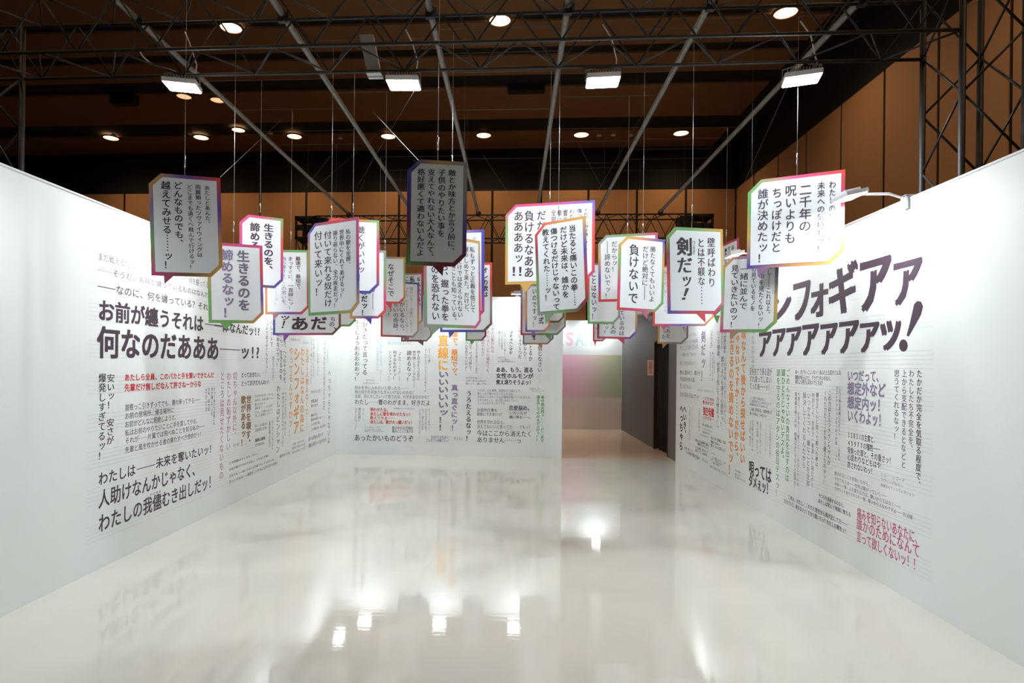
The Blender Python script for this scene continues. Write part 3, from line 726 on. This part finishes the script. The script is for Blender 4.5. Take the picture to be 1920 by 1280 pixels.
def rows_on(key, rows):
    root = by_label(key); face = next(o for o in root.children if o.name.startswith('white_face')); vs = face.data.vertices
    p = [vs[i + 6].co.copy() for i in range(6)]
    eu = (p[2] - p[1]).normalized(); ev = (p[0] - p[5]).normalized()
    block(Plane(p[5] + eu.cross(ev) * .0002, eu, ev), root, rows)
rows_on('負けるなああああッ', block_rows)
big_on('orange tail, bold !', [('！', 999, 627, 1004, 637, 'k', 'G')])
big_on('very large 剣だ', [('剣', 1268, 445, 1297, 479, 'K', 'X'), ('だ', 1270, 483, 1298, 511, 'K', 'M'), ('ッ', 1280, 518, 1296, 537, 'K', 'M'), ('！', 1281.5, 540, 1288.5, 562, 'K', 'g', 1.2)])

# faint stay wires between the panels and the trusses
STAYS = [((413,332,3.95),(526,226,6.2)), ((786,302,3.7),(700,210,5.0)), ((560,380,7),(720,240,8.2)), ((620,292,6),(560,368,7.5)), ((660,400,7.5),(700,290,7.2)),
         ((777,170,4.6),(668,352,7.6)), ((1205,214,5.5),(1113,372,8)), ((1475,165,4.6),(1352,440,6.9)), ((905,290,6),(960,372,8.5)), ((1080,262,6.6),(1128,350,8))]
SL = ['rising right from the corner of the far left grey panel', 'rising left from the top of the dark grey central panel', 'across the leftmost roof pipe above the 付いて来い panel',
      'falling right under the leftmost roof pipe', 'rising right above the 聴くがいい panel', 'falling left from the second floodlight', 'rising right to the fifth roof pipe',
      'beside the rightmost white panel, falling left from the last floodlight', 'falling right toward the wide white 負ける panel', 'falling right, between the fourth and fifth roof pipes', 'falling right beside the last far downlight']
for i, (a, b) in enumerate(STAYS):
    A, B = at_depth(*a), at_depth(*b)
    o = MB().tube([A, B], .0009, 5).build('stay_wire', m_stay); tag(recentre(o), 'thin slanting clear wire ' + SL[i], 'wire', 'thin slanting stay wires')

# ------------------------------------------------------------------ lettering on the left wall
block(PL_L, wl, [
 H_('まだ戦えるだと……？何を纏っている——？何を握ってる',183,472,487,392,'g','s'),
 H_('……そうだ、お前が纏っているものはなんだ',183,498,512,392,'q','h'),
 H_('——なのに、何を纏っている？それは',183,527,545,400,'k','h'),
 H_('お前が纏うそれは',183,561,600,382,'k','X'), H_('一体なんだッ!?',402,600,620,488,'k','X'),
 H_('何なのだあああ',181,612,670,411,'k','X'), H_('ッ!?',450,645,672,488,'k','X'),
 V('安いッ！　安さが',207,701,833,14,'k','m'), V('爆発しすぎてるッ！',191,700,862,14,'k','m'),
 H_('あたしら全員、このバカと手を繋いできたんだ',233,701,714,401,'r','G'), H_('先輩だけ無しだなんて許さねーからな',233,720,734,377,'r','G'),
 H_('首根っこ引きずってでも、連れ帰ってやる——',234,758,770,375,'k','s'), H_('お前の居場所、帰る場所に',234,774,786,326,'k','s'),
 H_('お前がどんなに拒絶しようと、',234,790,802,334,'k','s'), H_('私はお前のやりたいことに手を貸してやる。',234,806,818,373,'k','s'),
 H_('それが……片翼では飛べぬことを知る私の——',234,821,833,384,'k','s'), H_('先輩と風を吹かせる者の果たすべき使命だッ！',234,838,850,380,'k','s'),
 H_('わたしは',184,887,911,254,'k','g'), H_('未来を奪いたいッ！',292,859,879,402,'k','g'),
 H_('人助けなんかじゃなく、',184,921,954,373,'k','g'), H_('わたしの我儘むき出しだッ！',184,966,1000,402,'k','g'), H_('わがまま',281,925,930,302,'k','s'),
 V('切ちゃん以外に、',440,697,824,7.5,'p','h'), V('わたしの恥ずかしい',428.5,697,844,7.5,'p','h'), V('ところは見せたくないもの',416,697,898,7.5,'p','h'),
 V('きっとあいつは他にも',401.5,726,797,3.6,'q','h'), V('何か隠している……',397,726,794,3.6,'q','h'), V('まあ、次の話',391.5,726,770,3.6,'q','h'), V('だけどネ',386.5,727,773,3.6,'q','h'),
 H_('とっておきたい、',452,698,708,491,'k','g'), H_('とっておきだもんねッ！',452,714,724,507,'k','g'),
 V('世界を壊す、',466,741,838,9,'b','X'), V('歌があるッ！',456,742,836,9,'b','X'),
 H_('ただの力なのか、それとも',478,740,745,512,'g','s'), H_('あの日、本当に歌いたい',478,748,753,512,'g','s'), H_('歌えるなら——',478,756,761,498,'g','s'), H_('最後まで、こっちを見て',478,763,768,512,'g','s'), H_('だから、この痛みは消えない',478,771,776,512,'g','s'), H_('きっと未来だって——',478,777,783,512,'q','h'),
 H_('数えず、いつまでも終わらない',478,796,802,501,'q','s'), H_('正義は絶対にまけない',478,804,810,501,'q','s'),
 H_('最期は最後',478,823,829,497,'q','X'), H_('でかまわん',478,832,838,496,'q','g'),
 H_('この鼓動はオレのモノだ——',429,866,871,485,'q','h'), H_('お前を助けたわけではない、いなると不運に',429,878,883,504,'q','h'),
 H_('それでも——あいつらには不屈でやってるみたいね、',429,891,896,516,'q','h'), H_('きっとそれは——悪党がこいするには手の合う言葉に',429,901,907,520,'q','h'),
 H_('相手をつづけ',524,853,859,544,'q','h'), H_('迷うな、お前たち',437,832,838,449,'q','s'),
 V('ヘッドで話させてもらうッ！',500,596,700,5,'q','h'), V('バレットで',509,600,650,6,'q','h'), V('話をさせてもらうまで！',512,668,715,4,'g','s'),
 V('諦めないでッ！',521,622,688,5.5,'k','m'), V('だから、生きるのを',527,610,712,5.5,'k','m'), V('へいき、へっちゃらです。',533.5,622,723,5.5,'k','m'),
 V('わたしはビンシャン',521.5,722,848,6.5,'q','m'), V('今夜ははじまるのザマースよッ',530,735,838,4.5,'v','s'), V('せっかくの日なのに、逃げ出して',535,735,816,3.5,'g','s'),
 V('正真正銘の覚悟でぶつかり合って',505.5,790,838,3,'k','h'), V('もう迷いたくないから',511,788,842,3,'q','s'),
 V('やってるんですかッ！',545,650,818,7,'o','h'), V('シンフォギア',556,651,813,10,'o','X'), V('わたしはなんの為に',566.5,651,810,7,'o','g'), V('友達１人救えなくて……',575.5,653,806,5.5,'o','h'),
 H_('二つの想いを一つに',542,633,638,562,'g','s'), H_('ふたりだけで',568,640,644,578,'g','s'),
 V('どうして戦いつづけるのだ',583.5,633,720,3.5,'G','s'), V('よりも強く結ばれているからだ',588,633,706,3.5,'G','s'), V('さらに少しだけ前へすすむ',596,637,703,3.5,'G','s'), V('それでもわたしは信じたいのだ',608,640,768,4.5,'g','s'), V('だからこそ歌があるのだ',614,633,680,4.5,'t','s'),
 V('へっちゃらじゃないよ',617,693,831,5,'g','h'),
 H_('未来のために歌う',583,732,738,602,'g','s'), H_('世界は私を',583,749,756,596,'q','g'), H_('見せつけた',583,758,764,596,'q','g'),
 H_('運命づける、',583,776,782,597,'q','h'), H_('届かぬ思いも——',583,784,790,608,'q','h'), H_('たった今だけは、',583,793,799,601,'q','h'), H_('この重さは、私と君と',583,803,808,611,'q','h'),
 H_('星の記憶を超えて',578,820,827,606,'v','h'), H_('奇跡も明日へつなげるから',578,832,840,612,'v','h'),
 H_('今歌い出すから',548,831,836,570,'g','s'), H_('最後まで届けるのは',548,838,843,572,'g','s'), H_('誰かの声が、わかる',548,846,851,572,'g','s'),
])
def bar(pl, parent, x0, y0, x1, t, col='k'):
    u0, v0 = pl.uv(x0, y0); u1, _ = pl.uv(x1, y0)
    a, b = min(u0, u1), max(u0, u1)
    mesh_obj('lettering', [pl.p(a, v0 - t, .0009), pl.p(b, v0 - t, .0009), pl.p(b, v0 + t, .0009), pl.p(a, v0 + t, .0009)], [(0, 1, 2, 3)], INK[col], parent)
bar(PL_L, wl, 384, 607, 406, .004); bar(PL_L, wl, 412, 654, 450, .004); bar(PL_L, wl, 256, 880, 291, .003)

# ------------------------------------------------------------------ lettering on the back wall
block(PL_B, wb, [
 V('大好きだって言ってる',684.5,592,703,10,'k','h'), V('一生でしょうおおおおおッ！',669.5,590,715,10,'k','h'),
 H_('気が付けば',686,711,714,702,'g','s'), H_('さい春で呼ぶから——',680,716,720,710,'g','s'),
 V('戦うための唄を歌うのです。ない——',714,617,715,5,'t','s'), V('さらば、語るべき価値があるわけだ……',708,617,706,5,'t','s'),
 H_('焼き付けなさいッ！',727,640,646,775,'t','h'), H_('胸に刻み込んで',727,634,638,752,'t','s'),
 V('「アルカ・ノイズ」——',749,657,715,5.5,'q','h'), V('何するものぞッ！',740,657,712,7,'k','h'), V('シンフォギアァッ！！',731,657,715,5.5,'k','h'),
 V('燃え尽きそうな空に',784.5,657,713,6,'q','h'), V('歌が聞こえてくるんだ——',776.5,657,726,6,'q','h'), V('諦めるなッ！',767,657,716,9,'k','h'),
 V('どういう事？',805,653,684,4.5,'q','s'), V('よくわかんないからアニメで例えてよ',798,653,734,4.5,'q','s'),
 H_('何かを手に入れたいと思ったら……',665,723,730,764,'k','s'), H_('他の何かを手放さなきゃいけないのかな？',665,731,738,779,'k','s'),
 H_('全部、何とかしたいって思うのは、わがままなのかな？',665,739,746,807,'k','s'), H_('わたし……響のわがまま、好きだよ',665,748,758,807,'k','h'),
 V('マリア——。',681,765,792,4.5,'g','s'), V('僕は笑顔に',674,764,790,4.5,'q','h'), V('なれたかな——？',667.5,764,806,4.5,'p','h'),
 H_('唄わせたな。',694,764,771,731,'r','X'), H_('あたしに歌を唄わせたなッ！',694,772,779,773,'r','X'), H_('教えてやる——',694,780,786,740,'r','G'), H_('あたしは、歌が大っ嫌いだッ！',694,787,794,776,'r','X'),
 H_('夢の奇跡のひとつを見せるから',738,764,767,778,'q','s'),
 V('そうやって友は——',804.5,766,806,4.2,'g','s'), V('ほかを守るためのあで、',798.5,766,812,4.2,'q','s'), V('もう一度それほかを',792.5,766,806,4.2,'q','s'), V('ただ叫んでみせろわけだ……',787,766,822,4.2,'g','s'),
 H_('もう、眩しい、だから——',684,799,802,720,'q','s'), H_('こんなに美しい未来',684,803,806,714,'q','s'), H_('騒ぎましてみんなだよッ',684,806,809.5,721,'q','s'),
 H_('歌の中のお花畑を',735,799,805,775,'q','g'), H_('踏みにじってあげる',735,805,811,775,'q','g'),
 H_('あったかいものどうぞ',664,814,826,776,'k','h'),
 V('真っ直ぐに最速で、直線にいいいいいッ！',831,604,806,19,'v','X') if False else V('直線に',831,628,695,19,'O','X'),
 V('いいいいいッ！！',831,695,808,19,'v','X'),
 V('最速で、最短でッ、',852,610,710,12,'o','X'), V('真っ直ぐにッ！',852,721,808,12,'v','X'),
 H_('言われてみればッ！',808,816,822,845,'q','h'), H_('とんだアハ体験デスッ！',799,822,828,844,'q','h'), H_('ガンスッ',851,819,825,868,'q','h'),
 V('みんなで、ボコボコ尾んで、',882,636,697,6,'q','h'), V('ハムを作りたいのよ？',874.5,640,696,5.5,'q','h'), V('だからそれもう離さないって決めた',893.5,640,700,4,'g','s'),
 V('いつか人は繋がれる……',923.5,600,675,6,'p','s'), V('だけどそれはどこかの場所でも、',915,600,704,6,'p','s'), V('違う場所でもない',905.5,624,668,6,'p','s'),
 H_('たとえ歌が果てても',935,599,603,957,'t','s'), H_('この想いは変わらない',935,604,608,960,'t','s'), H_('叫びたいことがある',935,609,613,960,'t','s'),
 V('プチョヘンザだ',958,621,664,6,'k','G'), V('いいえ、いつかきっと届くよ',946.5,621,665,3.5,'q','s'), V('もっと広い世界で',941,621,656,3.5,'q','s'), V('輝いてみせるッ',936,621,650,3.5,'q','s'),
 H_('みんなでうたう、',933,668,672,952,'q','s'), H_('——だから歌おう',933,672.5,675.5,955,'q','s'), H_('大人は勝手な期待だよッ',933,676,679,965,'q','s'),
 V('もうちょっとようするに',975,598,651,6.5,'k','h') if False else V('いちじょう１つだ',975,610,672,7,'k','h'), V('そうかなんて、',984.5,630,677,7,'k','h'), V('ととるか',995,636,677,7,'k','h'),
 V('信じなさい',1012.5,648,698,8.5,'k','h'), V('……',1012.5,700,718,5,'k','s'),
 H_('ああ、もう、巡る',930,688,697.5,1000,'k','X'), H_('女性ホルモンが',930,699.5,709,1000,'k','X'), H_('煮え滾りそうよッ！',930,711.5,720.5,1000,'k','X'),
 H_('あるかもね——',873,706,710,904,'q','s'), H_('上手く伝えられない',873,711.5,715.5,912,'q','s'), H_('想いって、誰にでも——',873,717,721,920,'q','s'),
 V('うろたえるなッ！',878.5,732,827,10.5,'K','M'),
 H_('いつか、心と身体、全部からっぽにして、',895,729,734,980,'q','s'), H_('思いっきり歌いたかったんだよね。',895,735,740,966,'q','s'), H_('今日はこんなたくさんの運命が聴いてくれるんだ。',895,741,746,998,'q','s'), H_('だからあたしも、出し惜しみなしでいく。',895,747,752,975,'q','s'), H_('とっておきのをくれてやる',895,753,758,947,'q','s'),
 H_('恋愛脳め。',954,760,769,998,'q','X'), H_('いちいちが',955,771,777,988,'q','g'), H_('癪に障る——。',955,778.5,784.5,998,'q','g'),
 H_('お役所仕事も',894,765,771.5,933,'q','g'), H_('悠長にできまいッ！',894,772.5,779,945,'q','g'),
 H_('世界を守れるなら、',894,787,794.5,950,'k','s'), H_('消えてもいいと思ってた……でもッ！',894,795.5,803,998,'k','s'),
 H_('今はここから消えたく',894,806,817,998,'k','h'), H_('ありません……っ',894,819,829,978,'k','h'),
 H_('おあるよ、私。',993,726,730,1014,'g','s'), H_('歌いましょうが',997,731,734,1020,'g','s'),
 V('あの曲天烈ッ！……どこまで',1017,741,829,6.5,'n','X'), V('道を外してやがるデスかッ！！',1009,741,827,6.5,'n','X'),
])

# ------------------------------------------------------------------ lettering on the right wall
block(PL_R, wr, [
 H_('みんなが笑っている。',1275,628,634,1308,'g','s'), H_('ずっと待っていた未来',1275,640,646,1308,'g','s'), H_('ずっと二人で走って行った',1275,648,657,1309,'q','s'), H_('——歌われなくてもいい',1275,662,669,1305,'q','s'), H_('わたしだけじゃないッ！',1275,677,685,1305,'q','s'),
 H_('誰かに歌われて、誰かが',1275,694,702,1313,'q','h'), H_('今日も誰かが歩いた道、',1275,706,714,1305,'q','h'), H_('悲しくなんてないよッ',1275,719,727,1297,'q','s'), H_('だから拒まらないでッ！',1275,734,743,1313,'q','h'),
 V('剣だッ！',1318.5,620,716,8,'v','M'), V('いつまでもずっとそばに',1334,618,652,5,'g','s'), V('それがわたしのたった一つの',1332,660,705,2.6,'q','s'), V('願いなのだと知ったからこそ',1336,660,714,2.6,'q','s'), V('今こうして歌っているのだ',1339,662,700,2.6,'q','s'),
 H_('みらいへーつながるーうた',1308,728,733,1339,'G','s'),
 H_('一つで足りぬ世の',1318,743,749,1339,'r','h'), H_('想いをのせていけ',1318,750,757,1338,'r','G'), H_('強空母艦',1318,762,777,1339,'r','X'), H_('してきやがる——',1318,778,785,1339,'r','h'),
 V('（２０億歳、世界３位に下方修正ッ！）',1346.5,614,808,5,'q','h'), V('ほのおの想いをのせて空の',1353.5,620,655,4,'q','s'), V('不思議な夢を',1359,622,662,4.5,'q','h'),
 V('直ぐよりも速き心意気ッ！',1354,668,800,5.5,'q','h'), V('この身を削んだからこのように、',1359.5,670,800,4.5,'g','s'),
 V('へいき、',1284,760,819,6,'K','X'), V('へっちゃら',1277.5,758,844,6,'K','X'), V('もう何があっても逃げないで前を向いてた',1293,762,826,3,'G','s'), V('歌と共に生きるのだと決めたッ',1298,762,810,3,'P','s'), V('いつでもわたしのそばに居てよ',1311,764,808,3,'g','s'),
 H_('思い出が胸にある',1317,793,798,1336,'g','s'), H_('二人でいるから',1317,801,805,1335,'g','s'), H_('胸の歌がある',1317,807,811,1332,'g','s'), H_('ずっとほんとう',1313,812,816,1330,'g','s'),
 H_('誰かいまは笑顔で涙が',1304,822,827,1329,'k','h'), H_('物語なんかもういい',1308,829,834,1329,'k','h'), H_('いつも友達、ありがとう',1304,835,840,1327,'k','h'), H_('重なって二つの声が',1304,841,846,1326,'k','h'),
 H_('生けにゆく意味は、今は',1333,817,823,1361,'k','h'), H_('無駄ではない、',1333,825,830,1352,'k','h'), H_('憎いくらいに誇らしい',1333,831,837,1360,'k','h'),
 H_('いつか——',1334,847,851,1344,'q','s'), H_('一人が歌いだす、この',1334,854,859,1361,'q','s'), H_('いざ、つながるのか',1332,858,863,1354,'q','s'), H_('一緒に夢を',1334,864,868,1350,'q','s'), H_('知ろう美しさを、ずっと',1332,871,876,1362,'q','s'),
 H_('永遠に続くって',1283,836,841,1300,'q','s'), H_('一人の歌声が響きを届け',1285,843,849,1312,'q','h'), H_('かすかにだって',1316,858,863,1328,'g','s'),
 V('生きるのを諦めないでッ！',1371,622,892,8.5,'o','X'), V('じゃないですか……だから、',1382,606,866,7.5,'o','X'), V('意味なんて後から探せばいい',1393.5,596,870,8.5,'o','X'),
 V('たった今だから今から',1412,612,700,6,'G','s'),
 H_('足を捨てて帰る道が',1405.5,690,703,1448,'g','h'), H_('すれ違ってしまい',1405.5,704,716,1447,'g','h'), H_('てったあ——ッ！',1405.5,717,729,1446,'g','h'),
 H_('二人で奏でた夜は消えッ',1406,743,748,1436,'q','s'), H_('この胸の強さをこめるがいいッ！',1406,749,754,1448,'q','s'), H_('何度砕かれても叫んだ',1406,755,760,1440,'q','s'), H_('この曲、夏の伝言、と剣を持って',1406,763,769,1448,'k','h'), H_('変えられない、じゃないッ！',1406,771,777,1439,'k','h'),
 V('シンフォギア、見てろッ！',1406.5,788,838,3.2,'k','h'), V('それが誰の手で終わっても、',1411,788,850,3.2,'q','s'), V('遠くの夜道、またひとつ',1420,790,852,3.2,'g','s'), V('今夜笑うように祈ってくれ',1426,790,850,3.2,'G','s'), V('だけど誰も信じないで歌う',1436,796,850,3.2,'P','s'), V('いつもの場所で夕日を見た',1444,796,858,3.2,'G','s'),
 H_('唄っては',1404,862,888,1447,'k','X'), H_('ダメぇッ！',1404,887,910,1446,'k','X'),
 H_('みんなの歌が、',1378,879,883,1391,'g','s'), H_('夢のまま、',1378,886,890,1389,'g','s'), H_('信じ続けてゆくから',1378,891,895,1398,'g','s'),
 V('ごめんなさいの勇気を出すのは',1477,692,903,7,'n','h'), V('頭ひとりじゃないデスよ。',1468,692,866,7,'n','g'), V('頭を守るのはアタシの役目デスッ！',1458.5,692,932,7,'n','h'),
 H_('あー、まどろっこしいなッ！あんたと立花がどんな',1491,693,701,1577,'k','h'), H_('関係か知らんけど、グラグラキンのなら、',1491,703,711,1561,'k','h'), H_('あたしら巻き込まないでくれる？',1491,711,719,1545,'k','h'),
 V('今更に、止めないで歌うと……今日じゃんね',1497,735,912,3.6,'g','s'), V('風鳴翼が歌うのは、戦場ばかりでないと証明だ！',1491.5,735,918,4.2,'q','s'),
 V('解決してくれるんだから',1508,735,878,6,'v','s'), V('いつかきっと、嫌なことを全部',1516,736,912,6,'v','s'), V('特別だよ。世界で一番凄しい場だから',1524,736,914,4.5,'v','s'), V('響が正しいと思って握った拳は、',1532,736,885,5,'v','h'),
 V('くれた力だ——だから闘うものかッ！',1547,732,910,5,'q','s'), V('この力はエルフナインちゃんが',1555,732,872,5.5,'q','h'),
 V('ラストアクションヒーローだあ……っ！',1568.5,724,866,4.2,'q','h'), V('これで俺も英雄になれるッ……この星の',1574,724,864,3.8,'q','s'),
 H_('いつだって、',1589,694,714,1655,'v','X'), H_('想定外など',1589,716,739,1661,'v','X'), H_('想定内ッ！',1589,742,765,1660,'v','X'), H_('いくわよッ！',1589,767,790,1660,'v','X'),
 H_('32831の生贄と、',1589,808,820,1644,'k','h'), H_('40977の犠牲——',1589,823,835,1651,'k','h'), H_('背負った罪と、その重さッ！',1589,837,849,1675,'k','h'), H_('心変わりなどもはや',1589,850,862,1652,'k','h'), H_('許されないわッ！',1589,864,876,1640,'k','h'),
 V('思うてくれるなッ！',1681,693,825,10,'q','h'), V('上から支配できるとなどと',1695,693,878,9.5,'q','h'), V('わたしたち不完全を、',1708.5,693,848,9.5,'q','h'), V('たかだか完全を気取る程度で、',1723,693,916,10,'k','h'),
 H_('ニュー・レコード',1651,885,891,1697,'g','s'), H_('ラヴソングならー',1651,895,901,1694,'g','s'), H_('永遠なんてノンフィクション',1651,905,911,1715,'g','s'),
 H_('繋がれることを背負いながら、',1565,883,890,1634,'g','s'), H_('それでも人は——世界は繋がっていく——',1565,893,900,1664,'g','s'), H_('ああ——強く人を愛するのは、儚いからではなく——',1565,902,909,1690,'g','s'), H_('だからこそ友だとたった一度、尊いから人なのですよ——お父様',1565,911,918,1712,'g','s'),
 H_('やつらを道連せるのなら、',1535,924,932,1586,'k','h'), H_('あたしは笑んで地獄に堕ちる',1534,934,942,1596,'k','h'),
 H_('ごめん、わたし、この力と責任から逃げ出してた——',1478,927,935,1590,'k','h'), H_('だけどもう、迷わないッ！だから聞いてッ！わたしの歌をッ！',1470,934,942,1590,'k','h'),
 H_('痛みを知らないあなたに、',1607,950,971,1728,'c','h'), H_('誰かのためになんて',1606,969,991,1726,'c','h'), H_('言って欲しくないッ！！',1606,993,1014,1725,'c','h'),
])
for ch, x0, y0, x1, y1, sty, *sh in [
    ('ン', 1440, 548, 1484, 604, 'T'), ('フ', 1487, 528, 1520, 600, 'T'), ('ォ', 1520, 532, 1553, 594, 'T'), ('ギ', 1554, 493, 1609, 588, 'T'), ('ア', 1612, 484, 1672, 582, 'T'), ('ア', 1675, 487, 1730, 571, 'T'),
    ('ア', 1423, 622, 1447, 669, 'T'), ('ア', 1448, 616, 1473, 668, 'T'), ('ア', 1474, 613, 1503, 667, 'T'), ('ア', 1504, 607, 1536, 667, 'T'), ('ア', 1538, 606, 1571, 665, 'T'), ('ア', 1573, 601, 1611, 663, 'T'), ('ア', 1612, 604, 1649, 661, 'T'),
    ('ッ', 1650, 600, 1690, 657, 'T')]:
    ink = Ink(PL_R); BT(ink, ch, x0, y0, x1, y1, sty, *sh); ink.done('k', wr)
# the slanted hand-drawn exclamation mark
v = []; 
st = [(1700, 629), (1704, 631), (1717, 608), (1727, 590), (1731, 574), (1727, 565), (1720, 564), (1714, 570), (1711, 584), (1706, 606)]
for x, y in st: v.append(PL_R.p(*PL_R.uv(x, y), .0009))
o = mesh_obj('lettering', v, [tuple(range(len(st)))], INK['k'], wr)
v = []
for k in range(20):
    t = 2 * math.pi * k / 20; v.append(PL_R.p(*PL_R.uv(1694 + 8 * math.cos(t), 647.5 + 11.5 * math.sin(t)), .0009))
mesh_obj('lettering', v, [tuple(range(20))], INK['k'], wr)

print('tris', sum(len(p.vertices) - 2 for o in bpy.data.objects if o.type == 'MESH' for p in o.data.polygons), 'objs', len(bpy.data.objects))
